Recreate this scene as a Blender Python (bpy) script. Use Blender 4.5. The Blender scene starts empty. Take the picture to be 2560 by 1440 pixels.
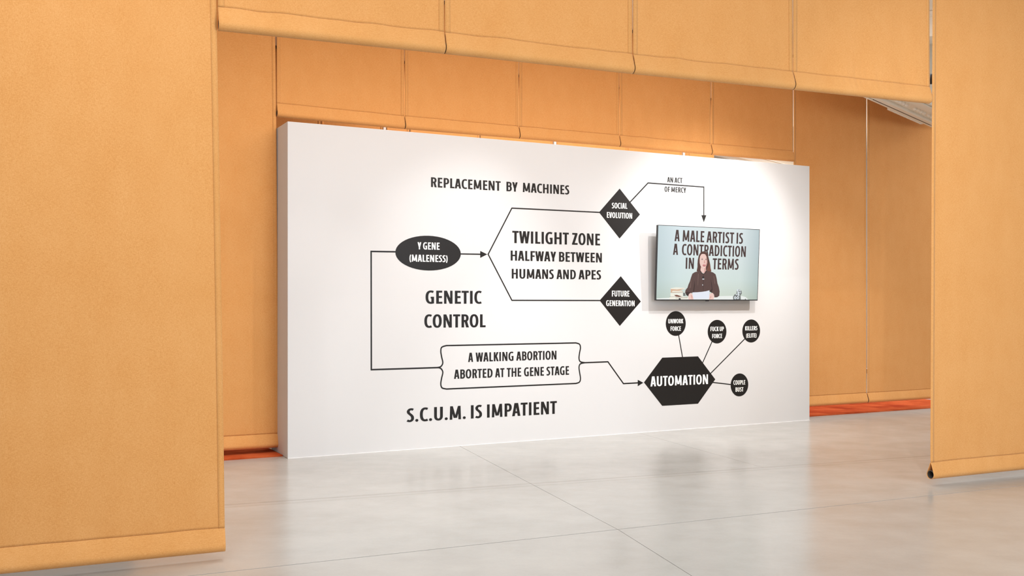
import bpy, math, random
from mathutils import Vector
random.seed(7)
C = bpy.context.scene.collection
SC = bpy.context.scene

# ------------------------------------------------------------------ camera
F, CX, HY, H = 2450.0, 1280.0, 757.0, 1.40      # focal length / horizon in the 2560x1440 frame, eye height
cam_d = bpy.data.cameras.new('camera')
cam = bpy.data.objects.new('camera', cam_d); C.objects.link(cam)
cam.location = (0, 0, H); cam.rotation_euler = (math.pi/2, 0, 0)
cam_d.sensor_width = 36; cam_d.lens = F/2560*36
cam_d.shift_y = (HY-720)/2560
cam_d.clip_start = .05; cam_d.clip_end = 200
SC.camera = cam

# ------------------------------------------------------------------ view, world
SC.view_settings.view_transform = 'Standard'; SC.view_settings.look = 'None'
SC.view_settings.gamma = 1.0; SC.view_settings.use_curve_mapping = False
SC.view_settings.exposure = 0.0
w = bpy.data.worlds.new('world'); SC.world = w; w.use_nodes = True
bg = w.node_tree.nodes['Background']; bg.inputs[0].default_value = (.93, .96, 1.0, 1); bg.inputs[1].default_value = .70
SC.cycles.use_denoising = True
SC.cycles.max_bounces = 8; SC.cycles.diffuse_bounces = 5

def area(name, loc, size, energy, col=(1, .95, .88), rot=(0, 0, 0), sy=None):
    l = bpy.data.lights.new(name, 'AREA'); l.energy = energy; l.color = col
    l.shape = 'RECTANGLE'; l.size = size; l.size_y = sy or size
    o = bpy.data.objects.new(name, l); C.objects.link(o); o.location = loc; o.rotation_euler = rot
    return o
def spot(name, loc, target, energy, angle, blend=.9, rad=.03, col=(.99, .99, 1)):
    l = bpy.data.lights.new(name, 'SPOT'); l.energy = energy; l.color = col
    l.spot_size = math.radians(angle); l.spot_blend = blend; l.shadow_soft_size = rad
    o = bpy.data.objects.new(name, l); C.objects.link(o); o.location = loc
    o.rotation_euler = (Vector(target)-Vector(loc)).to_track_quat('-Z', 'Y').to_euler()
    return o

# ------------------------------------------------------------------ geometry of the plan: lines y = c + m x on the floor
WALL = (9.848, .519); ROW1 = (6.057, .452); ROW2 = (10.265, .519); ROW3 = (13.08, .519)
def on(line, px):
    t = (px-CX)/F; y = line[0]/(1-line[1]*t); return (t*y, y)
def height(px, py, line):
    return H+(HY-py)/F*on(line, px)[1]
def floor_pt(px, py):
    y = F*H/(py-HY); return ((px-CX)/F*y, y)
TH = math.atan(WALL[1]); UX, UY = math.cos(TH), math.sin(TH)
WO = on(WALL, 719)                                # left front foot of the display wall
def wall_pt(s, d, z):                             # s along, d behind the front face
    return (WO[0]+UX*s-UY*d, WO[1]+UY*s+UX*d, z)
def wuv(px, py, off=0.0):                         # pixel -> (s, z) on the plane `off` metres in front of the wall
    ln = (WALL[0]-off/UX, WALL[1]); x, y = on(ln, px)
    s = (x-WO[0])*UX+(y-WO[1])*UY
    return s, H+(HY-py)/F*y

# gallery lights: added soft fills under the ceiling plus track spots on the display wall
area('ceiling_fill_front', (0, 2.2, 4.38), 9, 215, (.94, .97, 1), sy=5.5)
area('ceiling_fill_middle', (.35, 7.75, 4.38), 7.6, 195, (.92, .97, 1), (0, 0, TH), 1.8)
area('cool_fill_right', (5.8, -.2, 2.7), 4.0, 340, (.74, .87, 1), (math.radians(86), 0, math.radians(22)), 2.6)  # added cool fill for the right-hand cloth, no window stands here
area('upward_fill_back', (5.2, 17.0, 1.6), 1.5, 65, (1, .93, .88), (math.pi, 0, 0))  # unseen fill added to brighten the far ceiling from below
area('ceiling_fill_back', (2.0, 12.9, 4.38), 7.5, 150, (1, .98, .96), (0, 0, TH), 1.6)
area('ceiling_fill_far', (8.5, 14.5, 4.38), 4, 320, (1, .98, .95), (0, 0, TH), 4)
def wspot(name, s0, d0, z0, px, py, e, ang, **k):
    s, z = wuv(px, py); spot(name, wall_pt(s0, -d0, z0), wall_pt(s, 0, z), e, ang, **k)
wspot('track_spot_a', 2.3, 2.6, 4.2, 1150, 760, 255, 45, blend=1)
wspot('track_spot_b', 3.0, 2.2, 4.2, 1300, 1130, 190, 40, blend=1)
wspot('track_spot_c', 4.4, 2.1, 4.25, 1840, 790, 300, 80)
wspot('track_spot_d', 6.1, 2.1, 3.65, 1720, 800, 310, 72)
wspot('track_spot_g', 6.6, 1.9, 4.2, 2130, 950, 360, 60, blend=1)
spot('track_spot_e', (1.7, 2.6, 4.2), (4.3, 8.0, 1.6), 420, 50)
spot('fill_spot_f', (-1.5, 2.0, 4.2), (-2.4, 5.0, 1.4), 80, 80)  # extra spot added to brighten the left side
spot('track_spot_h', (-.9, 6.9, 4.2), (-1.3, 7.2, 0), 210, 68, blend=1)
x_, y_ = on(ROW2, 600)
spot('track_spot_i', wall_pt(1.35, -2.2, 4.2), (x_, y_, .6), 95, 30, blend=1)

# ------------------------------------------------------------------ helpers
def tag(o, label=None, cat=None, group=None, kind=None):
    if label: o['label'] = label
    if cat: o['category'] = cat
    if group: o['group'] = group
    if kind: o['kind'] = kind
    return o
def empty(name, loc, rz=0.0):
    o = bpy.data.objects.new(name, None); C.objects.link(o); o.location = loc
    o.rotation_euler = (0, 0, rz); o.empty_display_size = .1
    return o
class MB:
    def __init__(s): s.v = []; s.f = []; s.m = []
    def poly(s, pts, mi=0):
        n = len(s.v); s.v += [tuple(p) for p in pts]; s.f.append(tuple(range(n, n+len(pts)))); s.m.append(mi)
    def box(s, x0, x1, y0, y1, z0, z1, mi=0):
        n = len(s.v)
        s.v += [(x0,y0,z0),(x1,y0,z0),(x1,y1,z0),(x0,y1,z0),(x0,y0,z1),(x1,y0,z1),(x1,y1,z1),(x0,y1,z1)]
        for q in ((0,3,2,1),(4,5,6,7),(0,1,5,4),(1,2,6,5),(2,3,7,6),(3,0,4,7)):
            s.f.append(tuple(n+i for i in q)); s.m.append(mi)
    def prism(s, pts, back, mi=0):
        """front polygon pts (counter-clockwise towards -y) with side walls going `back` metres in +y"""
        n = len(s.v); k = len(pts)
        s.v += [tuple(p) for p in pts]+[(p[0], p[1]+back, p[2]) for p in pts]
        s.f.append(tuple(range(n, n+k))); s.m.append(mi)
        for i in range(k):
            j = (i+1) % k; s.f.append((n+j, n+i, n+k+i, n+k+j)); s.m.append(mi)
    def grid(s, rows, mi=0):
        n = len(s.v); a = len(rows); b = len(rows[0])
        for r in rows: s.v += [tuple(p) for p in r]
        for i in range(a-1):
            for j in range(b-1):
                s.f.append((n+i*b+j, n+i*b+j+1, n+(i+1)*b+j+1, n+(i+1)*b+j)); s.m.append(mi)
    def build(s, name, mats, parent=None, smooth=False, loc=(0, 0, 0)):
        me = bpy.data.meshes.new(name); me.from_pydata(s.v, [], s.f)
        if not isinstance(mats, (list, tuple)): mats = [mats]
        for m in mats: me.materials.append(m)
        me.polygons.foreach_set('material_index', s.m)
        if smooth: me.polygons.foreach_set('use_smooth', [True]*len(me.polygons))
        me.update()
        o = bpy.data.objects.new(name, me); C.objects.link(o); o.location = loc
        if parent: o.parent = parent
        return o
def bevel(o, wd, n=2):
    b = o.modifiers.new('bevel', 'BEVEL'); b.width = wd; b.segments = n; b.limit_method = 'ANGLE'
def solid(o, t, off=0):
    b = o.modifiers.new('thickness', 'SOLIDIFY'); b.thickness = t; b.offset = off

def lin(r, g, b):
    f = lambda c: (c/255/12.92) if c/255 <= .04045 else ((c/255+.055)/1.055)**2.4
    return (f(r), f(g), f(b), 1)
def mat(name, col, rough=.6, metal=0, spec=.5):
    m = bpy.data.materials.new(name); m.use_nodes = True
    p = m.node_tree.nodes['Principled BSDF']
    p.inputs['Base Color'].default_value = lin(*col); p.inputs['Roughness'].default_value = rough
    p.inputs['Metallic'].default_value = metal; p.inputs['Specular IOR Level'].default_value = spec
    return m
def emis(name, col, st=1.0):
    m = bpy.data.materials.new(name); m.use_nodes = True; nt = m.node_tree
    p = nt.nodes['Principled BSDF']; p.inputs['Base Color'].default_value = (.01, .01, .01, 1)
    p.inputs['Roughness'].default_value = .35
    p.inputs['Emission Color'].default_value = lin(*col); p.inputs['Emission Strength'].default_value = st
    return m
def N(nt, typ, **kw):
    n = nt.nodes.new(typ)
    for k, v in kw.items(): setattr(n, k, v)
    return n
def mathn(nt, op, a, b):
    n = nt.nodes.new('ShaderNodeMath'); n.operation = op
    for i, x in enumerate((a, b)):
        if hasattr(x, 'links'): nt.links.new(x, n.inputs[i])
        else: n.inputs[i].default_value = x
    return n.outputs[0]
def noise(nt, coord, scale, stretch=(1, 1, 1), detail=3, rough=.55):
    mp = N(nt, 'ShaderNodeMapping'); mp.inputs['Scale'].default_value = stretch
    nt.links.new(coord, mp.inputs['Vector'])
    n = N(nt, 'ShaderNodeTexNoise'); n.inputs['Scale'].default_value = scale
    n.inputs['Detail'].default_value = detail; n.inputs['Roughness'].default_value = rough
    nt.links.new(mp.outputs[0], n.inputs['Vector']); return n.outputs['Fac']
def ramp(nt, fac, stops):
    r = N(nt, 'ShaderNodeValToRGB'); e = r.color_ramp.elements
    while len(e) < len(stops): e.new(.5)
    for el, (p, c) in zip(e, stops): el.position = p; el.color = c
    nt.links.new(fac, r.inputs[0]); return r.outputs[0]

def fabric(name, base, dark, light):
    m = mat(name, base, .85, spec=.2); nt = m.node_tree; p = nt.nodes['Principled BSDF']
    tc = N(nt, 'ShaderNodeTexCoord').outputs['Object']
    a = noise(nt, tc, 1, (900, 900, 90), 2); b = noise(nt, tc, 1, (60, 60, 700), 2)
    c = noise(nt, tc, 5, (1, 1, .6), 5, .6)
    d = noise(nt, tc, 1, (280, 280, 240), 2, .6)
    s = mathn(nt, 'ADD', mathn(nt, 'MULTIPLY', a, .3), mathn(nt, 'MULTIPLY', b, .3))
    s = mathn(nt, 'ADD', s, mathn(nt, 'MULTIPLY', c, .14)); s = mathn(nt, 'ADD', s, mathn(nt, 'MULTIPLY', d, .26))
    col = ramp(nt, s, [(.38, lin(*dark)), (.5, lin(*base)), (.62, lin(*light))])
    nt.links.new(col, p.inputs['Base Color'])
    bp = N(nt, 'ShaderNodeBump'); bp.inputs['Strength'].default_value = .25; bp.inputs['Distance'].default_value = .0008
    nt.links.new(s, bp.inputs['Height']); nt.links.new(bp.outputs[0], p.inputs['Normal'])
    p.inputs['Sheen Weight'].default_value = .25; p.inputs['Sheen Roughness'].default_value = .5
    p.inputs['Sheen Tint'].default_value = lin(255, 225, 200)
    tr = N(nt, 'ShaderNodeBsdfTranslucent'); nt.links.new(col, tr.inputs[0])
    mx = N(nt, 'ShaderNodeMixShader'); mx.inputs[0].default_value = .12
    out = nt.nodes['Material Output']
    nt.links.new(p.outputs[0], mx.inputs[1]); nt.links.new(tr.outputs[0], mx.inputs[2]); nt.links.new(mx.outputs[0], out.inputs[0])
    return m
M = {}
M['fabric'] = fabric('orange_cloth', (232, 167, 98), (221, 151, 79), (241, 182, 116))
M['pipe'] = mat('grey_pipe', (120, 112, 104), .4, .6)
M['white'] = mat('white_paint', (211, 209, 207), .75, spec=.3)
M['post'] = mat('white_metal', (238, 232, 226), .5)
M['ceil'] = mat('cream_paint', (238, 228, 212), .7)
M['vinyl'] = mat('black_vinyl', (27, 24, 22), .45, spec=.3)
M['wvinyl'] = mat('white_vinyl', (244, 241, 236), .5)
M['black'] = mat('black_metal', (24, 23, 22), .4)
M['tv'] = mat('television_casing', (36, 35, 36), .3)
M['groove'] = mat('dark_track', (60, 56, 56), .5)
# white paint with faint roller texture
nt = M['white'].node_tree; tc = N(nt, 'ShaderNodeTexCoord').outputs['Object']
bp = N(nt, 'ShaderNodeBump'); bp.inputs['Strength'].default_value = .12; bp.inputs['Distance'].default_value = .002
nt.links.new(noise(nt, tc, 160, detail=4), bp.inputs['Height']); nt.links.new(bp.outputs[0], nt.nodes['Principled BSDF'].inputs['Normal'])
# polished concrete
m = M['concrete'] = mat('polished_concrete', (196, 190, 181), .25); nt = m.node_tree; p = nt.nodes['Principled BSDF']
tc = N(nt, 'ShaderNodeTexCoord').outputs['Object']
a = noise(nt, tc, .6, (1, 1.2, 1), 6, .6); b = noise(nt, tc, 2.2, (1, 1.2, 1), 8, .6); c = noise(nt, tc, 60, (1, 1, 1), 3)
s = mathn(nt, 'ADD', mathn(nt, 'MULTIPLY', a, .5), mathn(nt, 'MULTIPLY', b, .42)); s = mathn(nt, 'ADD', s, mathn(nt, 'MULTIPLY', c, .08))
nt.links.new(ramp(nt, s, [(.32, lin(160, 156, 149)), (.5, lin(171, 168, 162)), (.68, lin(181, 178, 172))]), p.inputs['Base Color'])
r = N(nt, 'ShaderNodeMapRange'); r.inputs['To Min'].default_value = .15; r.inputs['To Max'].default_value = .3
nt.links.new(b, r.inputs['Value']); nt.links.new(r.outputs[0], p.inputs['Roughness'])
bp = N(nt, 'ShaderNodeBump'); bp.inputs['Strength'].default_value = .035; bp.inputs['Distance'].default_value = .01
nt.links.new(b, bp.inputs['Height']); nt.links.new(bp.outputs[0], p.inputs['Normal'])
_a, _b = floor_pt(560, 1263), floor_pt(2026, 1160.8); _m = (_b[1]-_a[1])/(_b[0]-_a[0]); _c = _a[1]-_m*_a[0]
sx = N(nt, 'ShaderNodeSeparateXYZ'); nt.links.new(tc, sx.inputs[0])
wob = noise(nt, tc, 1.1, (1, 1, 1), 3)
dd_ = mathn(nt, 'SUBTRACT', mathn(nt, 'SUBTRACT', sx.outputs[1], mathn(nt, 'MULTIPLY', sx.outputs[0], _m)), _c)
dd_ = mathn(nt, 'ADD', dd_, mathn(nt, 'MULTIPLY', mathn(nt, 'SUBTRACT', wob, .5), .05))
band = ramp(nt, mathn(nt, 'ADD', mathn(nt, 'MULTIPLY', dd_, 2.0), .5), [(.26, (1, 1, 1, 1)), (.29, (.9, .88, .86, 1)), (.38, (.93, .92, .91, 1)), (.40, (1.0, 1.0, 1.0, 1)), (.45, (1, 1, 1, 1)), (.47, (.89, .87, .85, 1)), (.55, (.9, .88, .86, 1)), (.58, (1, 1, 1, 1))])
mb = N(nt, 'ShaderNodeMix', data_type='RGBA', blend_type='MULTIPLY'); mb.inputs[0].default_value = .8
bc = p.inputs['Base Color'].links[0].from_socket
nt.links.new(bc, mb.inputs[6]); nt.links.new(band, mb.inputs[7]); nt.links.new(mb.outputs[2], p.inputs['Base Color'])
M['joint'] = mat('floor_joint', (84, 76, 66), .95, spec=.1)
# rust orange carpet
m = M['carpet'] = mat('rust_carpet', (205, 84, 34), .95, spec=.1); nt = m.node_tree; p = nt.nodes['Principled BSDF']
tc = N(nt, 'ShaderNodeTexCoord').outputs['Object']
a = noise(nt, tc, 2.2, (1, 1, 1), 4); b = noise(nt, tc, 260, (1, 1, 1), 2)
s = mathn(nt, 'ADD', mathn(nt, 'MULTIPLY', a, .75), mathn(nt, 'MULTIPLY', b, .25))
nt.links.new(ramp(nt, s, [(.4, lin(160, 60, 26)), (.5, lin(186, 84, 42)), (.62, lin(204, 104, 60))]), p.inputs['Base Color'])
bp = N(nt, 'ShaderNodeBump'); bp.inputs['Strength'].default_value = .6; bp.inputs['Distance'].default_value = .004
nt.links.new(b, bp.inputs['Height']); nt.links.new(bp.outputs[0], p.inputs['Normal'])

# ------------------------------------------------------------------ room shell
CEIL = 4.45
XL, XR, YN, YF = -7.5, 13.0, -3.0, 21.0
b = MB(); b.box(XL, XR, YN, YF, -.2, -.02); FL = tag(b.build('floor', M['joint']), kind='structure')
def line2(p, q): return (p, q)
def isect(l, k):
    (x1, y1), (x2, y2) = l; (x3, y3), (x4, y4) = k
    d = (x1-x2)*(y3-y4)-(y1-y2)*(x3-x4)
    a = x1*y2-y1*x2; e = x3*y4-y3*x4
    return ((a*(x3-x4)-(x1-x2)*e)/d, (a*(y3-y4)-(y1-y2)*e)/d)
def shift(l, dx, dy): return tuple((p[0]+dx, p[1]+dy) for p in l)
J2 = (floor_pt(566, 1429.6), floor_pt(2560, 1213.5)); J3 = (floor_pt(560, 1263), floor_pt(2026, 1160.8))
K1 = (floor_pt(1153.5, 1117.7), floor_pt(1545, 1324)); K4 = (floor_pt(1595, 1082), floor_pt(1864.4, 1156.6))
K1b = (floor_pt(1546, 1324.5), floor_pt(1729.8, 1440))
rows_ = [shift(J2, 0, -7.5), J2, J3, shift(J3, 0, 5.6), shift(J3, 0, 11)]
colsets = [[shift(K1b, -5.5, 0), K1b, shift(K1b, 5.0, 0), shift(K1b, 10, 0)], [shift(K1, -5.2, 0), K1, shift(K1, 5.4, 0), shift(K1, 9.5, 0)],
           [shift(K1, -4.8, 0), K1, K4, shift(K4, 4.4, 0), shift(K4, 8.8, 0)], [shift(K1, -2, 0), K1, K4, shift(K4, 4.4, 0), shift(K4, 8.8, 0)]]
for i in range(len(rows_)-1):
    cols_ = colsets[i]
    for j in range(len(cols_)-1):
        gy = {0: .002, 1: .002}.get(i, .002); gx = .0018
        wd = (.002, .0042, .0016, .002, .002)      # half widths of the joints across
        lo, hi = shift(rows_[i], 0, wd[i]), shift(rows_[i+1], 0, -wd[i+1])
        l, r_ = shift(cols_[j], gx, 0), shift(cols_[j+1], -gx, 0)
        g = [isect(lo, l), isect(lo, r_), isect(hi, r_), isect(hi, l)]
        sb = MB()
        sb.v = [(x, y, -.02) for x, y in g]+[(x, y, 0.0) for x, y in g]
        sb.f = [(3, 2, 1, 0), (4, 5, 6, 7)]+[(k, (k+1) % 4, 4+(k+1) % 4, 4+k) for k in range(4)]; sb.m = [0]*6
        sb.build('floor_slab', M['concrete'], FL)
b = MB(); b.box(XL, XR, YN, YF, CEIL, CEIL+.2); tag(b.build('ceiling', M['ceil']), kind='structure')
b = MB(); b.box(XL, XR, YF, YF+.2, 0, CEIL); tag(b.build('wall_back', M['white']), kind='structure')
b = MB(); b.box(XL-.2, XL, YN, YF, 0, CEIL); tag(b.build('wall_left', M['white']), kind='structure')
b = MB(); b.box(XR, XR+.2, YN, YF, 0, CEIL); tag(b.build('wall_right', M['white']), kind='structure')

# cream ceiling beam with carved underside, running back to the right between the two curtain rows
BD = (.640, .768); ang = math.atan2(BD[1], BD[0])
bx0, by0 = on((0, 0), 0) if False else (5.50, 12.90)
BZ = 3.717
def dome(b, cx, cy, cz, rx, ry, rz, n=8, k=3, sgn=-1):
    rows = []
    for i in range(k+1):
        a = math.pi/2*i/k
        rows.append([(cx+rx*math.cos(a)*math.cos(2*math.pi*j/n), cy+ry*math.cos(a)*math.sin(2*math.pi*j/n), cz+sgn*rz*math.sin(a)) for j in range(n+1)])
    b.grid(rows)
def carved_beam(nm, bx0, by0, BZ, L0, L1):
    beam = empty(nm, (bx0, by0, BZ), ang); tag(beam, kind='structure')
    b = MB()                                          # local x along beam, local -y towards the viewer's right
    b.box(L0, L1, -.42, 0, .03, CEIL-BZ)              # core
    b.build('beam_core', M['ceil'], beam)
    for y0, y1, z0 in ((-.035, 0, 0), (-.12, -.055, -.004), (-.40, -.30, .0), (-.44, -.41, .012), (-.29, -.275, .01)):
        b = MB(); b.box(L0, L1, y0, y1, z0, .04); o = b.build('moulding_strip', M['ceil'], beam); bevel(o, .004)
    b = MB(); b.box(-2.2, -.12, -.054, -.036, -.001, .03); b.build('lighting_track', M['groove'], beam)
    b = MB(); b.box(-1.52, -.28, 0, .035, -.004, .04); o = b.build('carved_ledge', M['ceil'], beam); bevel(o, .004)
    bead = None
    for g0 in (-1.25, -.72, -.22, -1.9, -2.4):
        for k in range(4):
            if bead is None:
                b = MB(); dome(b, 0, 0, 0, .045, .032, .03); bead = b.build('carved_bead', M['ceil'], beam, True); o = bead
            else:
                o = bead.copy(); C.objects.link(o)
            o.location = (g0+k*.115, -.2, .03)
    for k in range(9):
        o = bead.copy(); C.objects.link(o); o.location = (-1.3+k*.12, .018, -.004); o.scale = (.8, .45, .2)
carved_beam('trim_1', bx0, by0, BZ, -2.6, .15)
carved_beam('trim_6', 3.27, 15.7, 3.75, -1.2, 3.4)
# plain cross beams of the ceiling, seen through the slit beside the right curtain
for k in range(4):
    t = tag(empty('trim_%d' % (k+2), (4.7+k*.75, 10.2+k*1.55, CEIL), ang-math.pi/2), kind='structure')
    b = MB(); b.box(-1.2, 1.2, -.16, .16, -.26, 0); o = b.build('beam_core', M['ceil'], t); bevel(o, .01)
    b = MB(); b.box(-1.2, 1.2, -.2, .2, -.06, 0); o = b.build('moulding_strip', M['ceil'], t); bevel(o, .01)

# ------------------------------------------------------------------ display wall
WL = wuv(2024, 700)[0]; WH = 3.03; WT = .60
DW = empty('display_wall', (WO[0], WO[1], 0), TH)
tag(DW, 'freestanding white wall panel covered in black diagram, standing on the grey floor', 'wall')
b = MB(); b.box(0, WL, 0, WT, 0, WH); o = b.build('wall_panel', M['white'], DW); bevel(o, .004)
b = MB(); n = 120; pts = [(WL*i/n, -.003-.012*max(0, .45+.5*math.sin(i*1.7)*math.sin(i*.37+1)+.3*random.random()), 0) for i in range(n+1)]
b.grid([[(x, y, .0015) for x, y, _ in pts], [(x, 0.0, .004) for x, y, _ in pts]]); b.grid([[(x, y, -.001) for x, y, _ in pts], [(x, y, .0015) for x, y, _ in pts]])
b.build('paint_edge', M['white'], DW)

# --- letterforms: condensed bold sans, drawn from strokes. cap height 1
PX, PY = .095, .074                               # half pen: stems / bars
def sgnpow(v, e): return math.copysign(abs(v)**e, v)
def arc(cx, cy, rx, ry, a0, a1, n=12, ex=2.5):
    r = []
    for i in range(n+1):
        a = math.radians(a0+(a1-a0)*i/n)
        r.append((cx+rx*sgnpow(math.cos(a), 2/ex), cy+ry*sgnpow(math.sin(a), 2/ex)))
    return r
def stroke(pts, closed=False, px=PX, py=PY):
    q = []; n = len(pts); off = []
    for i in range(n):
        a = pts[i-1] if (i > 0 or closed) else pts[i]; c = pts[(i+1) % n] if (i < n-1 or closed) else pts[i]
        dx, dy = c[0]-a[0], c[1]-a[1]; l = math.hypot(dx, dy) or 1
        off.append((-dy/l*px, dx/l*py))
    for i in range(n if closed else n-1):
        j = (i+1) % n; p, r = pts[i], pts[j]; o1, o2 = off[i], off[j]
        q.append([(p[0]-o1[0], p[1]-o1[1]), (r[0]-o2[0], r[1]-o2[1]), (r[0]+o2[0], r[1]+o2[1]), (p[0]+o1[0], p[1]+o1[1])])
    return q
def rect(x0, y0, x1, y1): return [[(x0, y0), (x1, y0), (x1, y1), (x0, y1)]]
def diag(x0, y0, x1, y1, w=.2): return [[(x0-w/2, y0), (x0+w/2, y0), (x1+w/2, y1), (x1-w/2, y1)]]
def bowl(W, y0, y1, xs=PX):
    r = (y1-y0)/2; rx = W-PX-(W*.5); return stroke([(xs, y1)]+arc(W*.5, (y0+y1)/2, rx, r, 90, -90, 12, 2.3)+[(xs, y0)])
S = 2*PX; T = 2*PY
def spl(p, n=5):
    o = []
    for i in range(len(p)-1):
        a = p[max(i-1, 0)]; b_ = p[i]; c = p[i+1]; d = p[min(i+2, len(p)-1)]
        for k in range(n):
            t = k/n
            o.append(tuple(.5*((2*b_[j])+(-a[j]+c[j])*t+(2*a[j]-5*b_[j]+4*c[j]-d[j])*t*t+(-a[j]+3*b_[j]-3*c[j]+d[j])*t**3) for j in (0, 1)))
    o.append(p[-1]); return o
GL = {
 'A': (.62, .01, .01, diag(.1, 0, .27, 1, .195)+diag(.52, 0, .35, 1, .195)+rect(.16, .22, .46, .36)),
 'B': (.54, .085, .04, rect(0, 0, S, 1)+bowl(.53, .54, 1-PY)+bowl(.55, PY, .54)),
 'C': (.53, .045, .03, stroke(arc(.36, .5, .36-PX, .5-PY+.012, 62, 298, 22, 2.4)+[])+stroke([(.40, 1-PY+.008), (.515, .895)])+stroke([(.40, PY-.008), (.515, .105)])),
 'D': (.6, .085, .045, rect(0, 0, S, 1)+stroke([(PX, 1-PY)]+arc(.24, .5, .6-PX-.24, .5-PY, 90, -90, 16, 2.2)+[(PX, PY)])),
 'E': (.44, .085, .04, rect(0, 0, S, 1)+rect(0, 0, .44, T)+rect(0, 1-T, .43, 1)+rect(0, .44, .41, .44+T)),
 'F': (.43, .085, .02, rect(0, 0, S, 1)+rect(0, 1-T, .43, 1)+rect(0, .42, .4, .42+T)),
 'G': (.6, .045, .07, stroke(arc(.38, .5, .38-PX, .5-PY+.012, 60, 300, 22, 2.4))+stroke([(.42, 1-PY+.008), (.555, .90)])+stroke([(.40, PY-.008), (.59, .10)])+rect(.6-S, .06, .6, .53)+rect(.36, .40, .6, .53)),
 'H': (.61, .085, .085, rect(0, 0, S, 1)+rect(.61-S, 0, .61, 1)+rect(0, .44, .61, .44+T)),
 'I': (S, .085, .085, rect(0, 0, S, 1)),
 'K': (.56, .085, .01, rect(0, 0, S, 1)+diag(.2, .42, .44, 1, .21)+diag(.46, 0, .25, .56, .21)),
 'L': (.42, .085, .02, rect(0, 0, S, 1)+rect(0, 0, .42, T)),
 'M': (.78, .075, .075, diag(.09, 0, .12, 1, .175)+diag(.69, 0, .66, 1, .175)+diag(.36, .12, .13, 1, .17)+diag(.42, .12, .65, 1, .17)),
 'N': (.61, .085, .085, rect(0, 0, .17, 1)+rect(.44, 0, .61, 1)+diag(.505, 0, .105, 1, .2)),
 'O': (.65, .045, .045, stroke(arc(.325, .5, .325-PX, .5-PY+.012, 0, 350, 35, 2.3), True)),
 'P': (.53, .085, .02, rect(0, 0, S, 1)+bowl(.53, .44, 1-PY)),
 'R': (.55, .085, .02, rect(0, 0, S, 1)+bowl(.53, .49, 1-PY)+diag(.45, 0, .31, .5, .2)),
 'S': (.48, .03, .035, stroke(spl([(.43, .885), (.32, .928), (.19, .905), (.105, .79), (.13, .66), (.24, .55), (.34, .44), (.383, .31), (.36, .16), (.25, .075), (.14, .075), (.035, .125)]))),
 'T': (.52, .015, .015, rect(.26-PX, 0, .26+PX, 1)+rect(0, 1-T, .52, 1)),
 'U': (.59, .08, .08, rect(0, .3, S, 1)+rect(.59-S, .3, .59, 1)+stroke([(PX, .34)]+arc(.295, .33, .295-PX, .33-PY+.01, 180, 360, 16, 2.3)+[(.59-PX, .34)])),
 'V': (.59, .01, .01, diag(.26, 0, .1, 1, .2)+diag(.33, 0, .49, 1, .2)),
 'W': (.88, .01, .01, diag(.24, 0, .1, 1, .185)+diag(.27, 0, .42, 1, .165)+diag(.61, 0, .46, 1, .165)+diag(.64, 0, .78, 1, .185)),
 'Y': (.56, .01, .01, diag(.26, .38, .1, 1, .2)+diag(.3, .38, .46, 1, .2)+rect(.28-PX, 0, .28+PX, .46)),
 'Z': (.51, .03, .03, rect(.02, 1-T, .49, 1)+rect(0, 0, .51, T)+diag(.12, .1, .39, .9, .22)),
 '(': (.25, .03, .02, stroke(arc(.36, .44, .27, .66, 128, 232, 12, 2), px=.075)),
 ')': (.25, .02, .03, stroke(arc(-.11, .44, .27, .66, 52, -52, 12, 2), px=.075)),
 '.': (.2, .05, .06, [[(.1+.105*math.cos(a*math.pi/5), .095+.105*math.sin(a*math.pi/5)) for a in range(10)]]),
}
def layout(txt):
    x = 0; out = []; prev = None
    for ch in txt:
        if ch == ' ': x += .2; continue
        W, lb, rb, q = GL[ch]
        if prev is not None: x += lb+prev
        out.append((x, q)); x += W; prev = rb
    return out, x
def text_mesh(spans, pL, pR, cap_px, mapper, thick, front):
    """spans: (word, x left px, x right px); pL/pR: baseline ends in px; letters go on the plane given by mapper"""
    b = MB()
    def base(px): return pL[1]+(pR[1]-pL[1])*(px-pL[0])/((pR[0]-pL[0]) or 1)
    cap = mapper(pL[0], pL[1]-cap_px)[1]-mapper(pL[0], pL[1])[1]
    st = 0
    for word, xl, xr in spans:
        s0, z0 = mapper(xl, base(xl)); s1, z1 = mapper(xr, base(xr))
        g, W = layout(word); k = (s1-s0)/W
        for x, qs in g:
            for q in qs:
                st += 1; fy = front-(st % 41)*.9e-5
                pts = [(s0+(x+p[0])*k, fy, z0+(z1-z0)*((x+p[0])/W)+p[1]*cap) for p in q]
                ar = sum(pts[i][0]*pts[(i+1) % len(pts)][2]-pts[(i+1) % len(pts)][0]*pts[i][2] for i in range(len(pts)))
                if ar < 0: pts.reverse()
                b.prism(pts, thick)
    return b
TK = .0012
def wall_text(spans, yl, yr, cap, parent=DW, mt='vinyl', front=-TK, name='lettering'):
    xs = spans[0][1]; xe = spans[-1][2]
    return text_mesh(spans, (xs, yl), (xe, yr), cap, wuv, TK*.9, front).build(name, M[mt], parent)
wall_text([('REPLACEMENT', 1077.5, 1251.5), ('BY', 1266, 1294), ('MACHINES', 1307, 1423)], 467.5, 486.5, 24.5)
wall_text([('TWILIGHT', 1280.7, 1422), ('ZONE', 1430, 1500)], 607.5, 613.7, 30.5)
wall_text([('HALFWAY', 1276.7, 1390), ('BETWEEN', 1397.5, 1504.5)], 651.3, 656.3, 25)
wall_text([('HUMANS', 1279.3, 1384.3), ('AND', 1391.3, 1439.5), ('APES', 1446.3, 1502.5)], 696.3, 698.8, 24.3)
wall_text([('GENETIC', 1063.9, 1203.6)], 759.2, 759.2, 32.8)
wall_text([('CONTROL', 1060.8, 1213.9)], 819.4, 818, 33.3)
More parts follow.
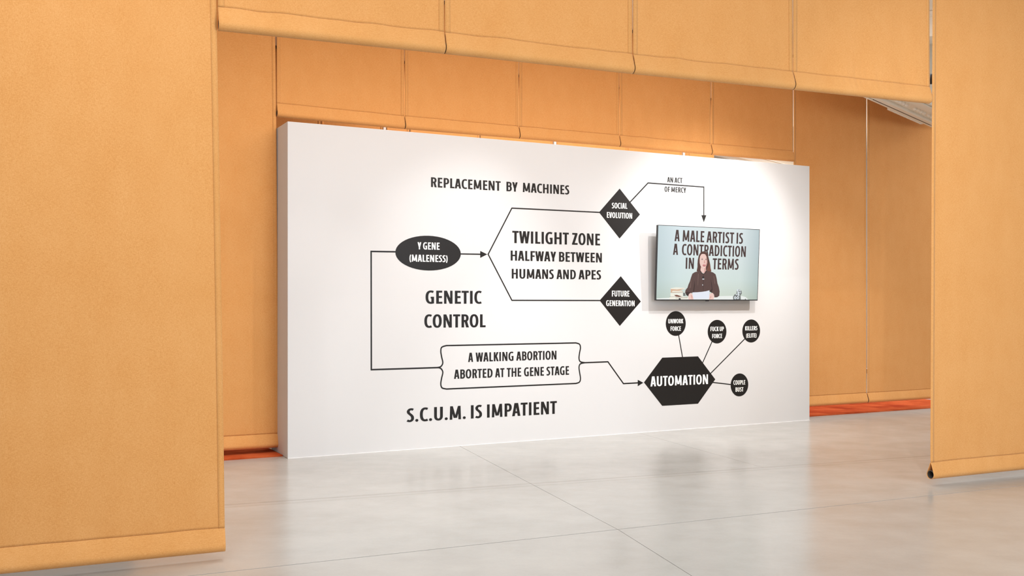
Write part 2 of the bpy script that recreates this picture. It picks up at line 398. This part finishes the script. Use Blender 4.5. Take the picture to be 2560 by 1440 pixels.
wall_text([('A', 1170.3, 1182.8), ('WALKING', 1188.9, 1283.6), ('ABORTION', 1290.6, 1391)], 905, 898.6, 23)
wall_text([('ABORTED', 1135, 1231.4), ('AT', 1237.8, 1261), ('THE', 1266.7, 1302.8), ('GENE', 1310, 1359.7), ('STAGE', 1366, 1422.5)], 947.2, 936.7, 22.9)
wall_text([('S.C.U.M.', 1016.7, 1164.2), ('IS', 1177.2, 1205), ('IMPATIENT', 1217.5, 1392)], 1055.5, 1034.2, 34.3)
wall_text([('AN', 1668, 1682.5), ('ACT', 1686.3, 1705.7)], 455.5, 458, 13)
wall_text([('OF', 1661.3, 1674.3), ('MERCY', 1678.3, 1715)], 479.3, 482.3, 13.2)

def shape(name, pts_sz, label=None):
    b = MB(); b.prism([(s, -TK, z) for s, z in pts_sz], TK*.9)
    o = b.build(name, M['vinyl'], DW)
    if label: o['label'] = label
    return o
def ccw(p):
    a = sum(p[i][0]*p[(i+1) % len(p)][1]-p[(i+1) % len(p)][0]*p[i][1] for i in range(len(p)))
    return p if a > 0 else p[::-1]
def ell(x0, x1, y0, y1, n=48):
    xm = (x0+x1)/2; ym = (y0+y1)/2
    sa, sb = wuv(x0, ym)[0], wuv(x1, ym)[0]; zt, zb = wuv(xm, y0)[1], wuv(xm, y1)[1]
    return [((sa+sb)/2+(sb-sa)/2*math.cos(2*math.pi*i/n), (zt+zb)/2+(zt-zb)/2*math.sin(2*math.pi*i/n)) for i in range(n)]
def labels_on(o, items):
    for sp, yl, yr, cap in items: wall_text(sp, yl, yr, cap, o, 'wvinyl', -TK*1.9)
o = shape('black_oval', ell(988.3, 1152, 589.3, 676.3))
labels_on(o, [([('Y', 1043.8, 1053), ('GENE', 1057.5, 1098.8)], 623.3, 624.5, 17.9), ([('(MALENESS)', 1023.3, 1119)], 653.8, 655.5, 17.5)])
o = shape('black_diamond', ccw([wuv(*p) for p in ((1549, 471.5), (1599.8, 536.3), (1548.8, 596.3), (1497.5, 530.8))]))
labels_on(o, [([('SOCIAL', 1529.3, 1568)], 520.8, 522, 14), ([('EVOLUTION', 1517, 1580)], 544.3, 546.8, 14.2)])
o = shape('black_diamond', ccw([wuv(*p) for p in ((1551.8, 690.5), (1602, 753.8), (1549.4, 814.9), (1499, 751.2))]))
labels_on(o, [([('FUTURE', 1529.6, 1573.2)], 741.2, 741.4, 14.6), ([('GENERATION', 1515, 1586.2)], 764.9, 765.6, 14.2)])
o = shape('black_circle', ell(1664.4, 1714.2, 777.8, 839.7))
labels_on(o, [([('UNWORK', 1670.3, 1707.8)], 808.5, 808, 11), ([('FORCE', 1676.2, 1702)], 827, 826.8, 10.9)])
o = shape('black_circle', ell(1769.2, 1815.9, 799.6, 858.6))
labels_on(o, [([('FUCK', 1776, 1796.3), ('UP', 1798.9, 1809.3)], 827.9, 827.4, 11), ([('FORCE', 1780.3, 1805)], 845.6, 844.9, 10.6)])
o = shape('black_circle', ell(1855.8, 1900, 798.6, 856.2))
labels_on(o, [([('KILLERS', 1862.7, 1893)], 826.2, 825.5, 10.6), ([('(ELITE)', 1865, 1891)], 844.4, 843.5, 10.6)])
o = shape('black_circle', ell(1826.6, 1870.5, 933.6, 990.8))
labels_on(o, [([('COUPLE', 1833.4, 1862.9)], 962, 961, 11), ([('BUST', 1838.6, 1858.2)], 979.4, 978.7, 10.8)])
o = shape('black_hexagon', ccw([wuv(*p) for p in ((1655.6, 894.2), (1744.9, 890.9), (1788, 948.3), (1744.9, 1009.2), (1655.4, 1014.6), (1609.8, 956))]))
labels_on(o, [([('AUTOMATION', 1625.9, 1769.7)], 966.2, 960, 25)])

LN = 0
def vline(pts, wd=.0135, head=None, name='diagram_line', sz=False):
    global LN; LN += 1; fy = -TK*.8-LN*1.5e-5
    P = pts if sz else [wuv(*p) for p in pts]
    b = MB(); n = len(P); off = []
    for i in range(n):
        def nrm(a, c):
            l = math.hypot(c[0]-a[0], c[1]-a[1]) or 1; return (-(c[1]-a[1])/l, (c[0]-a[0])/l)
        if i == 0: m_ = nrm(P[0], P[1]); k = 1
        elif i == n-1: m_ = nrm(P[-2], P[-1]); k = 1
        else:
            n1, n2 = nrm(P[i-1], P[i]), nrm(P[i], P[i+1]); mx, my = n1[0]+n2[0], n1[1]+n2[1]
            l = math.hypot(mx, my) or 1; m_ = (mx/l, my/l); k = 1/max(.4, m_[0]*n1[0]+m_[1]*n1[1])
        off.append((m_[0]*k*wd/2, m_[1]*k*wd/2))
    for i in range(n-1):
        p, r, o1, o2 = P[i], P[i+1], off[i], off[i+1]
        q = ccw([(p[0]-o1[0], p[1]-o1[1]), (r[0]-o2[0], r[1]-o2[1]), (r[0]+o2[0], r[1]+o2[1]), (p[0]+o1[0], p[1]+o1[1])])
        b.prism([(s, fy, z) for s, z in q], TK*.7)
    if head:
        q = ccw([wuv(*p) for p in head]); b.prism([(s, fy, z) for s, z in q], TK*.7)
    return b.build(name, M['vinyl'], DW)
vline([(990, 629.5), (927.8, 628.5), (928.3, 924.2), (1096.7, 918.9)], .0145)
vline([(1150, 634.8), (1203, 635.7)], .0125, [(1200.5, 627.3), (1200.5, 644.7), (1218, 635.8)], 'diagram_arrow')
vline([(1499.5, 531), (1279.6, 520.3), (1220.3, 635.7), (1279.7, 750.8), (1501.5, 751.3)], .0125)
vline([(1574.5, 506), (1620, 457.4), (1759.5, 467.6), (1759.5, 540)], .013, [(1753.2, 538), (1765.9, 538), (1759.5, 555.7)], 'diagram_arrow')
z3 = lambda X, Y: (880+X/3.6, 700+Y/3.6)
up_ = spl([z3(*p) for p in ((770, 788), (800, 778), (817, 745), (806, 690), (799, 640), (808, 605), (850, 590))], 6)+spl([z3(*p) for p in ((2015, 566), (2047, 578), (2056, 610), (2048, 655), (2043, 705), (2055, 735), (2095, 744))], 6)
lo_ = spl([z3(*p) for p in ((770, 786), (800, 797), (817, 830), (806, 885), (799, 935), (810, 970), (850, 981))], 6)+spl([z3(*p) for p in ((2015, 931), (2047, 918), (2056, 885), (2048, 830), (2043, 785), (2055, 755), (2095, 744))], 6)
vline(up_, .0135, name='bracket_outline'); vline(lo_, .0135, name='bracket_outline')
vline([(1459, 906.9), (1519.7, 904.4), (1558.6, 959.1), (1596, 957)], .0135, [(1594.3, 949.5), (1594.3, 965.5), (1608.2, 956.8)], 'diagram_arrow')
for a, c in (((1696.2, 836), (1706.4, 894)), ((1780.5, 853), (1756, 908)), ((1863, 846), (1776, 934)), ((1829, 961.5), (1782, 956))):
    vline([a, c], .0115)

# ------------------------------------------------------------------ television
def tvo(z): return .10+.038*(z-1.41)/.82            # front face leans out at the top
def tuv(px, py):
    s, z = wuv(px, py, .115)
    for _ in range(3): s, z = wuv(px, py, tvo(z))
    return s, z
cn = [tuv(1643.5, 561.5), tuv(1640.5, 751), tuv(1899.5, 573.8), tuv(1893.8, 751.6)]
sL = (cn[0][0]+cn[1][0])/2; sR = (cn[2][0]+cn[3][0])/2; zT = (cn[0][1]+cn[2][1])/2; zB = (cn[1][1]+cn[3][1])/2
TV = empty('television', wall_pt((sL+sR)/2, 0, zB), TH)
tag(TV, 'flat black-framed television on the white wall, showing a woman reading at a desk', 'television')
def tl(s, d, z): return (s-(sL+sR)/2, -d, z-zB)      # wall coords -> television coords
def tvbox(s0, s1, z0, z1, d0, d1, name, mt, bev=.002, parent=TV):
    b = MB(); n = 0
    v = []
    for z in (z0, z1):
        for s, d in ((s0, d1), (s1, d1), (s1, d0), (s0, d0)): v.append(tl(s, tvo(z)+d, z))
    b.v = v; b.f = [(0, 3, 2, 1), (4, 5, 6, 7), (0, 1, 5, 4), (1, 2, 6, 5), (2, 3, 7, 6), (3, 0, 4, 7)]; b.m = [0]*6
    o = b.build(name, M[mt], parent); bevel(o, bev); return o
tvbox(sL, sR, zB, zT, -.028, -.001, 'casing', 'tv', .003)
tvbox(sL+.25, sR-.25, zB+.08, zB+.5, -.055, -.028, 'rear_housing', 'tv', .01)
b = MB(); b.box(-.22, .22, -.055, 0, .22, .46); b.build('wall_bracket', M['black'], TV)
e = .006
for q in ((sL, sL+e, zB, zT), (sR-e, sR, zB, zT), (sL, sR, zT-e, zT), (sL, sR, zB, zB+.011)):
    tvbox(*q, -.003, .0015, 'bezel', 'tv', .0008)
tvbox((sL+sR)/2-.03, (sL+sR)/2+.012, zB-.008, zB+.002, -.012, 0, 'sensor_bar', 'tv', .001)
# the screen gives off the picture
m = bpy.data.materials.new('screen_picture'); m.use_nodes = True; nt = m.node_tree; p = nt.nodes['Principled BSDF']
p.inputs['Base Color'].default_value = (.01, .01, .01, 1); p.inputs['Roughness'].default_value = .35
tc = N(nt, 'ShaderNodeTexCoord').outputs['Generated']; sp = N(nt, 'ShaderNodeSeparateXYZ'); nt.links.new(tc, sp.inputs[0])
gx = ramp(nt, sp.outputs[0], [(0, lin(196, 213, 217)), (.2, lin(216, 230, 234)), (.5, lin(222, 233, 233)), (.82, lin(216, 227, 228)), (1, lin(184, 200, 203))])
gz = ramp(nt, sp.outputs[2], [(0, lin(236, 236, 220)), (.28, lin(246, 249, 243)), (.7, lin(252, 252, 252)), (1, lin(255, 255, 255))])
mx = N(nt, 'ShaderNodeMix', data_type='RGBA', blend_type='MULTIPLY'); mx.inputs[0].default_value = 1
nt.links.new(gx, mx.inputs[6]); nt.links.new(gz, mx.inputs[7]); nt.links.new(mx.outputs[2], p.inputs['Emission Color'])
p.inputs['Emission Strength'].default_value = 1.0; M['screen'] = m
b = MB(); a0, a1, c0, c1 = sL+e, sR-e, zB+.011, zT-e
b.poly([tl(a0, tvo(c0), c0), tl(a1, tvo(c0), c0), tl(a1, tvo(c1), c1), tl(a0, tvo(c1), c1)])
SCN = b.build('screen', m, TV)
SCL = {k: emis('screen_'+k, c) for k, c in dict(brown=(66, 44, 42), olive=(78, 60, 40), cloth=(86, 62, 58), cloth_dark=(54, 34, 32), cloth_light=(112, 86, 80),
     skin=(236, 200, 190), skin_shade=(214, 160, 150), hair=(84, 50, 42), hair_light=(118, 70, 54), lips=(206, 112, 116), eye=(70, 60, 66), paper=(228, 232, 242),
     desk=(232, 236, 232), book=(238, 236, 222), book_tan=(214, 176, 146), book_line=(150, 136, 124), grey=(112, 116, 114), ink=(38, 34, 36), silver=(214, 222, 226)).items()}
LAY = [12]
def z5(X, Y): return tuv(1620+X/5.54, 540+Y/5.54)
def clampz(s, z): return min(max(s, a0), a1), min(max(z, c0), c1)
def pic(name, polys):
    """polys: list of (colour, points in the picture's own measure)"""
    b = MB(); mats = []; 
    for col, pts in polys:
        LAY[0] += 1; d = .0004+LAY[0]*.00004
        if SCL[col] not in mats: mats.append(SCL[col])
        q = ccw([clampz(*z5(*p)) for p in pts]); b.poly([tl(s, tvo(z)+d, z) for s, z in q], mats.index(SCL[col]))
    return b.build(name, mats, SCN)
def eo(cx, cy, rx, ry, n=16, rot=0):
    r = []
    for i in range(n):
        a = 2*math.pi*i/n; x, y = rx*math.cos(a), ry*math.sin(a)
        r.append((cx+x*math.cos(rot)-y*math.sin(rot), cy+x*math.sin(rot)+y*math.cos(rot)))
    return r
for spans, yl, yr, cap in (([('A', 1686.2, 1699), ('MALE', 1706.3, 1760.4), ('ARTIST', 1766.2, 1834.8), ('IS', 1841, 1857)], 602.8, 609.9, 28.5),
                           ([('A', 1682.3, 1695), ('CONTRADICTION', 1704.5, 1864.2)], 637, 642.5, 28),
                           ([('IN', 1713.9, 1734.3), ('TERMS', 1781.2, 1846.2)], 672, 674.5, 28)):
    for w_ in spans:
        b = text_mesh([w_], (spans[0][1], yl), (spans[-1][2], yr), cap, tuv, 0, 0)
        b.v = [tl(s, tvo(z)+.0003-y*.1, z) for s, y, z in b.v]
        b.build('screen_lettering', SCL['brown'], SCN)
pic('pictured_desk', [('desk', [(120, 1142), (300, 1132), (700, 1118), (1130, 1106), (1310, 1110), (1350, 1122), (1390, 1160), (120, 1160)])])
pic('pictured_books', [
 ('book', [(300, 1118), (460, 1112), (555, 1125), (552, 1158), (296, 1158)]), ('book', [(310, 1068), (482, 1064), (480, 1118), (312, 1120)]),
 ('book_line', [(300, 1118), (480, 1113), (480, 1117), (300, 1122)]), ('book_tan', [(316, 1030), (470, 1032), (484, 1056), (314, 1062)]),
 ('book', [(340, 1036), (470, 1038), (476, 1050), (330, 1052)]), ('book', [(312, 1000), (390, 988), (510, 996), (505, 1010), (430, 1030), (316, 1026)]),
 ('book_tan', [(312, 1010), (400, 1018), (504, 1004), (430, 1032), (316, 1030)]), ('hair_light', [(362, 1094), (400, 1092), (468, 1114), (430, 1122), (380, 1112)]),
 ('grey', [(484, 1062), (512, 1066), (520, 1105), (488, 1108)]), ('ink', eo(438, 1150, 15, 12)), ('book_line', [(380, 1132), (545, 1128), (548, 1134), (380, 1138)])])
pic('pictured_sculpture', [
 ('grey', [(1180, 1158), (1176, 1120), (1200, 1085), (1225, 1075), (1228, 1035), (1240, 1008), (1258, 1020), (1275, 1012), (1296, 1045), (1298, 1078), (1280, 1095), (1284, 1158)]),
 ('silver', eo(1242, 1030, 13, 20)), ('silver', eo(1272, 1030, 10, 14)), ('silver', eo(1250, 1064, 14, 18)), ('silver', eo(1276, 1060, 9, 12)), ('silver', eo(1222, 1088, 9, 10)),
 ('silver', eo(1207, 1132, 16, 22)), ('silver', eo(1243, 1130, 17, 22)), ('silver', [(1236, 1080), (1268, 1084), (1262, 1108), (1240, 1100)]),
 ('ink', eo(1243, 1130, 5, 8)), ('grey', eo(1208, 1132, 3, 15)), ('ink', eo(1262, 1046, 4, 5)), ('ink', eo(1276, 1062, 3, 4)), ('ink', [(1218, 1110), (1232, 1100), (1226, 1125)]), ('ink', [(1340, 1150), (1358, 1146), (1352, 1152), (1350, 1160), (1342, 1160)])])
pic('pictured_woman', [
 ('hair', [(765, 488), (738, 497), (715, 520), (700, 555), (688, 610), (684, 660), (683, 705), (672, 765), (700, 772), (760, 740), (800, 742), (822, 790), (845, 800), (876, 762), (866, 725), (860, 670), (846, 610), (832, 555), (815, 515), (795, 494)]),
 ('hair_light', [(836, 690), (850, 640), (864, 720), (874, 762), (850, 796), (826, 796), (812, 745)]),
 ('skin_shade', [(730, 700), (802, 700), (800, 760), (772, 798), (742, 778), (724, 756)]),
 ('skin', [(730, 715), (780, 735), (775, 790), (742, 774), (726, 750)]),
 ('skin', [(735, 532), (757, 524), (790, 530), (808, 560), (819, 610), (820, 650), (808, 690), (792, 722), (770, 731), (745, 718), (725, 690), (714, 650), (713, 600), (719, 560)]),
 ('skin_shade', [(806, 560), (819, 610), (820, 650), (808, 690), (792, 722), (798, 680), (806, 640)]),
 ('skin_shade', [(776, 610), (782, 610), (792, 648), (780, 656), (770, 650)]),
 ('hair', [(733, 588), (748, 582), (764, 588), (748, 587)]), ('hair', [(790, 590), (804, 585), (816, 592), (804, 590)]),
 ('eye', eo(748, 602, 11, 5)), ('eye', eo(802, 605, 10, 5)), ('ink', eo(750, 602, 4, 5)), ('ink', eo(804, 605, 4, 5)),
 ('lips', eo(776, 684, 21, 16)), ('skin', eo(777, 681, 11, 4)), ('ink', eo(776, 688, 10, 3)),
 ('cloth', [(722, 752), (700, 764), (645, 778), (612, 800), (594, 850), (578, 905), (558, 950), (545, 992), (518, 1025), (512, 1060), (530, 1098), (556, 1112), (590, 1068), (630, 1062), (848, 1045), (885, 1066), (912, 1086), (918, 1128), (955, 1126), (985, 1106), (990, 1045), (978, 982), (960, 932), (948, 860), (934, 808), (900, 782), (850, 766), (812, 756), (800, 758), (772, 800), (748, 790)]),
 ('cloth_dark', [(620, 1062), (636, 960), (640, 890), (648, 960), (634, 1062)]), ('cloth_dark', [(850, 1045), (880, 1010), (872, 930), (866, 860), (882, 940), (892, 1020), (880, 1064)]),
 ('cloth_dark', [(765, 800), (769, 800), (765, 1050), (760, 1050)]), ('cloth_light', [(690, 800), (700, 800), (690, 960), (684, 960)]), ('cloth_light', [(905, 830), (915, 835), (930, 940), (918, 935)]),
 ('cloth_dark', [(548, 1050), (590, 1062), (556, 1110), (530, 1098), (520, 1060)]), ('cloth_light', [(590, 900), (600, 880), (590, 990), (570, 1010)]),
 ('cloth_dark', [(722, 752), (748, 790), (772, 800), (768, 812), (742, 800), (716, 766)]), ('cloth_dark', [(812, 756), (800, 758), (772, 800), (778, 810), (806, 776)]),
 ('ink', eo(763, 850, 13, 17)), ('silver', [(750, 868), (778, 868), (776, 880), (750, 880)]), ('silver', eo(754, 955, 6, 8)),
 ('skin', [(565, 1080), (588, 1064), (610, 1080), (622, 1110), (628, 1158), (560, 1158), (554, 1115)]), ('skin_shade', [(592, 1094), (600, 1092), (612, 1120), (608, 1158), (596, 1120)]),
 ('skin', [(842, 1090), (868, 1070), (896, 1066), (910, 1092), (914, 1118), (904, 1158), (842, 1158)]), ('skin_shade', [(866, 1108), (874, 1102), (872, 1128), (850, 1150)]),
 ('paper', [(614, 1058), (680, 1056), (745, 1050), (800, 1042), (849, 1029), (847, 1100), (843, 1146), (628, 1150), (616, 1100)])])

# ------------------------------------------------------------------ orange cloth panels
def tube(b, x0, x1, cy, cz0, cz1, r, ri, n=20, mi=0):
    for rad, fl in ((r, 1), (ri, -1)):
        rows = []
        for x, cz in ((x0, cz0), (x1, cz1)):
            rows.append([(x, cy+rad*math.cos(2*math.pi*k/n)*fl, cz+rad*math.sin(2*math.pi*k/n)) for k in range(n+1)])
        b.grid(rows, mi)
    for x, cz in ((x0, cz0), (x1, cz1)):
        b.grid([[(x, cy+rr*math.cos(2*math.pi*k/n), cz+rr*math.sin(2*math.pi*k/n)) for k in range(n+1)] for rr in (ri, r)], mi)
def curtain(p0, p1, zb0, zb1, label, group, name='cloth_panel', top=CEIL, seed=0, amp=1.0, gap=.005, hemh=.128, r=.033, slant=0.0, slantl=0.0):
    """hanging cloth between floor points p0 (left) and p1 (right); zb = height of hem underside at each end.
    slant: shift of the right edge (metres, inwards) at the top, for a panel that hangs askew"""
    th = math.atan2(p1[1]-p0[1], p1[0]-p0[0]); W = math.hypot(p1[0]-p0[0], p1[1]-p0[1])-2*gap
    root = empty(name, (p0[0]+math.cos(th)*gap, p0[1]+math.sin(th)*gap, 0), th)
    tag(root, label, 'curtain', group)
    rnd = random.Random(seed)
    waves = [(rnd.uniform(9, 34), rnd.uniform(0, 6.3), rnd.uniform(.3, 1)) for _ in range(6)]
    fine = [(rnd.uniform(45, 130), rnd.uniform(0, 6.3), rnd.uniform(.3, 1)) for _ in range(5)]
    slow = [(rnd.uniform(1.5, 4), rnd.uniform(0, 6.3)) for _ in range(2)]
    zb = lambda x: zb0+(zb1-zb0)*x/W
    def seam(x): return zb(x)+hemh+.0008*sum(math.sin(f*x*.6+p)*a for f, p, a in waves)*amp
    def disp(x, h):                                   # h: height over the seam
        rip = sum(a*math.sin(f*x+p+h*1.5) for f, p, a in waves)
        fr = sum(a*math.sin(f*x+p+h*3) for f, p, a in fine)*(.5+.5*math.sin(waves[0][0]*.35*x+waves[0][1]))
        return amp*.0007*fr*math.exp(-h/.07)+amp*(.0014*rip*math.exp(-h/.16)+.0022*rip*math.exp(-h/1.2)*.25)+.004*sum(math.sin(f*x+p+h*.5) for f, p in slow)*min(1, h)
    def xs(x, z):
        k = max(0, z-.1)/3.3; e_ = k*.72+.28*k*k; return x-slant*(x/W)*e_+slantl*(1-x/W)*e_
    nx = 110; hs = [0, .015, .03, .05, .08, .12, .17, .24, .33, .45, .6, .8, 1.1, 1.5, 2, 2.6, 3.2, 3.8, 5]
    rows = []
    for h in hs:
        rw = []
        for i in range(nx+1):
            x = W*i/nx; z = min(seam(x)+h, top); rw.append((xs(x, z), disp(x, z-seam(x)), z))
        rows.append(rw)
        if seam(0)+h >= top: break
    b = MB(); b.grid(rows); o = b.build('fabric_sheet', M['fabric'], root, True); solid(o, .0016, 1)
    # side hems: folded strips along both edges
    sw = .034
    for side in (0, 1):
        rws = []
        for h in hs:
            rw = []
            for k in range(3):
                x = (sw*k/2) if side == 0 else (W-sw+sw*k/2)
                z = min(seam(x)+h, top); rw.append((xs(x, z), disp(x, z-seam(x))-.0024, z))
            rws.append(rw)
            if seam(0)+h >= top: break
        b = MB(); b.grid(rws); o = b.build('side_hem', M['fabric'], root, True); solid(o, .0022, 0)
    # hem pocket: loop of cloth around the pipe
    secs = []
    d = hemh-r; ta = math.acos(r/d)
    for i in range(nx+1):
        x = W*i/nx; zc = zb(x)+r; zs = seam(x); dd = disp(x, 0)
        wr = .0010*amp*sum(a*math.sin(f*x+p) for f, p, a in waves)+.0005*amp*sum(a*math.sin(f*x+p) for f, p, a in fine)
        sec = [(x, dd-.0012, zs), (x, dd-.0026, zs-.004)]
        ty, tz = r*math.sin(ta), r*math.cos(ta)
        for k in (.35, .7): sec.append((x, dd*(1-k)-.004*(1-k)-ty*k+wr*.6*(1-k), zs+(zc+tz-zs)*k))
        for k in range(17):
            a = math.pi/2-ta+0; ph = (math.pi+a*1.0)+(-0)  # start angle on the front side
            a0_ = math.pi-(math.pi/2-ta); a1_ = 2*math.pi+(math.pi/2-ta)
            an = a0_+(a1_-a0_)*k/16
            sec.append((x, r*math.cos(an), zc+r*math.sin(an)))
        for k in (.7, .35): sec.append((x, dd*(1-k)+ty*k, zs+(zc+tz-zs)*k))
        sec.append((x, dd+.002, zs)); secs.append(sec)
    b = MB(); b.grid([[(xs(p[0], .1), p[1], p[2]) for p in s_] for s_ in zip(*secs)]); o = b.build('hem_pocket', M['fabric'], root, True); solid(o, .0018, 0)
    b = MB(); tube(b, .004, W-.004, 0, zb(0)+r, zb(W)+r, r-.0025, r-.0055); b.build('bottom_pipe', M['pipe'], root, False)
    b = MB(); b.box(xs(0, top), xs(W, top), -.012, .014, top-.03, top); b.build('top_rail', M['black'], root)
    return root

# front row: long panel left, four short panels over the opening, long panel right
G1 = 'front row of orange cloth panels'
P = [on(ROW1, x) for x in (543.5, 1111, 1581, 1982, 2324)]
d1 = (math.cos(math.atan(ROW1[1])), math.sin(math.atan(ROW1[1])))
# the long left panel reaches a little further right at its hem
pe = on(ROW1, 563.5); sl = math.hypot(pe[0]-P[0][0], pe[1]-P[0][1])
pl = (pe[0]-d1[0]*1.36, pe[1]-d1[1]*1.36)
zl = height(563, 1377.5, ROW1)
curtain(pl, pe, zl, zl, 'long orange cloth panel nearest the viewer, filling the left edge of the view', G1, seed=1, slant=.052, amp=.6, gap=.003)
zz = [height(x, y, ROW1) for x, y in ((543.5, 76), (1111, 134), (1581, 184.5), (1982, 224), (2324, 259))]
names = ['short orange cloth panel high in front, touching the long left panel', 'second short orange cloth panel from the left in the high front row',
         'third short orange cloth panel from the left in the high front row', 'short orange cloth panel high in front, beside the long right panel']
for i in range(4):
    curtain(P[i], P[i+1], zz[i], zz[i+1], names[i], G1, seed=10+i, amp=1.15, gap=(.003, .002, .003, .003)[i])
pr = on(ROW1, 2325); zr = height(2322, 1198, ROW1)
curtain(pr, (pr[0]+d1[0]*1.32, pr[1]+d1[1]*1.32), zr, zr+.004, 'long pale orange cloth panel at the right edge with dark pipe end showing', G1, seed=3, amp=.7, gap=.002, r=.034, slantl=.022)

G2 = 'back row of orange cloth panels'
Q = [on(ROW2, x) for x in (690.5, 1011, 1297, 1548, 1777, 1983, 2167)]
d2 = (UX, UY)
q0 = (Q[0][0]-d2[0]*1.275, Q[0][1]-d2[1]*1.275); zq = height(692, 1118, ROW2)
ql = on(ROW2, 697)
curtain((ql[0]-d2[0]*1.28, ql[1]-d2[1]*1.28), ql, zq, zq, 'long orange cloth panel hanging just left of the white wall', G2, seed=20, slant=.028, amp=.5, gap=.002)
q9 = (Q[6][0]+d2[0]*1.275, Q[6][1]+d2[1]*1.275)
zz2 = [height(x, y, ROW2) for x, y in ((690.5, 292), (1011, 322.5), (1297, 346.5), (1548, 367), (1777, 387), (1983, 404))]
names2 = ['short orange cloth panel above the left end of the white wall', 'second orange cloth panel from the left above the white wall', 'third orange cloth panel from the left above the white wall',
          'fourth orange cloth panel from the left above the white wall', 'short darker orange cloth panel above the right end of the white wall']
for i in range(5):
    curtain(Q[i], Q[i+1], zz2[i], zz2[i+1], names2[i], G2, seed=30+i, amp=.8, gap=.004)
zc = height(2100, 1011.5, ROW2)
curtain(Q[5], Q[6], zc, zc, 'long orange cloth panel just right of the white wall', G2, seed=41, amp=.6, gap=.007)
curtain(Q[6], q9, zc, zc, 'long orange cloth panel at the back, beside the pale right panel', G2, seed=42, amp=.6, gap=.006)

# third row behind the wall: only a strip of it shows between wall top and hems
G3 = 'cloth panels behind the white wall'
xs3 = [(620, 797), (801, 955), (963, 1021), (1025, 1208), (1211, 1381), (1390, 1400), (1403, 1568), (1571, 1704), (1711, 1722), (1725, 1783)]
pts3 = [640, 802, 958, None, 965, 1024, 1200, 1383, None, 1390, 1569, 1705, None, 1711, 1722, 1786]
where = ['thin strip above its far left end', 'just left of the first white gap', 'narrow, just right of the first white gap',
         'above the word replacement', 'just left of the middle white gap', 'just right of the middle white gap', 'left of the last white gap',
         'very narrow, right of the last white gap', 'last one before the pale ceiling shows']
prev = None; k = 0
for x in pts3:
    if x is None: prev = None; continue
    if prev is not None:
        a_, b_ = on(ROW3, prev), on(ROW3, x)
        curtain(a_, b_, .06, .06, 'cloth panel behind the wall, '+where[k], G3, seed=60+k, amp=.5, gap=.004); k += 1
    prev = x

for k, (x, lb) in enumerate(((960.5, 'just right of its upper left corner'), (1386.5, 'above its middle'), (1708.2, 'above the television side'))):
    pp = on(ROW3, x); t = empty('white_post', (pp[0], pp[1], 0), TH)
    tag(t, 'thin white post behind the wall, its top showing '+lb, 'post', 'white posts behind the wall')
    b = MB(); b.box(-.017, .017, -.02, .03, 0, CEIL); bevel(b.build('post_shaft', M['post'], t), .003)
    b = MB(); b.box(.0175, .0225, -.012, .02, 0, CEIL); b.build('cable_groove', M['groove'], t)

# ------------------------------------------------------------------ rust carpet behind and beside the wall
def cl(s, d): return (s, d)
tk = .012
so = (on(ROW2, 2325)[0]-WO[0])*UX+(on(ROW2, 2325)[1]-WO[1])*UY
fr = wuv(719, 0)[0]
sA, dA = -1.75, .13
e1 = floor_pt(707, 1141); e2 = floor_pt(675, 1117.5); e3 = floor_pt(2302, 999)
def tosd(p): return ((p[0]-WO[0])*UX+(p[1]-WO[1])*UY, -(p[0]-WO[0])*UY+(p[1]-WO[1])*UX)
a_, b_, c_ = tosd(e1), tosd(e2), tosd(e3)
f1 = tosd(floor_pt(2026, 1041.5)); f2 = tosd(floor_pt(2400, 1015.8))
for lab, poly in (('rust orange carpet strip under the cloth panel left of the white wall', [(sA, a_[1]), (a_[0], a_[1]), (min(b_[0], -.02), b_[1]), (-.02, 2.6), (sA, 2.6)]),
                  ('rust orange carpet strip on the floor right of the white wall', [(WL+.02, f1[1]), (c_[0]+.04, f2[1]), (c_[0], c_[1]), (c_[0], 2.6), (WL+.02, 2.6)])):
    ox = min(q[0] for q in poly) if poly[0][0] < 0 else WL+.02
    cp = empty('carpet', wall_pt(ox, 0, 0), TH); tag(cp, lab, 'carpet')
    b = MB(); k = len(poly)
    b.v = [(s-ox, d, .0005) for s, d in poly]+[(s-ox, d, tk) for s, d in poly]
    b.f = [tuple(range(k, 2*k))]+[(i, (i+1) % k, k+(i+1) % k, k+i) for i in range(k)]; b.m = [0]*(k+1)
    b.build('carpet_pile', M['carpet'], cp)

# ------------------------------------------------------------------ black gallery spotlight glimpsed in the slit beside the right panel
ly = 9.0; lx = (2328.5-CX)/F*ly; lz = H+(HY-203)/F*ly
t = empty('ceiling_spotlight', (lx, ly, CEIL), 0)
tag(t, 'small black ceiling spotlight glimpsed through the slit left of the right panel', 'lamp')
b = MB(); b.box(.0, .1, -.02, .02, -.03, 0); b.build('mounting_plate', M['black'], t)
b = MB(); b.box(.022, .034, -.006, .006, lz-CEIL+.06, -.03); b.build('stem', M['black'], t)
b = MB(); n = 18
prof = [(0, .05), (.03, .05), (.038, .04), (.038, -.035), (.032, -.04), (.03, -.02), (0, -.02)]
b.grid([[(r_*math.cos(2*math.pi*j/n), r_*math.sin(2*math.pi*j/n), h_) for j in range(n+1)] for r_, h_ in prof])
o = b.build('lamp_head', M['black'], t, True, (0, 0, lz-CEIL+.015)); o.rotation_euler = (.15, 0, 0)
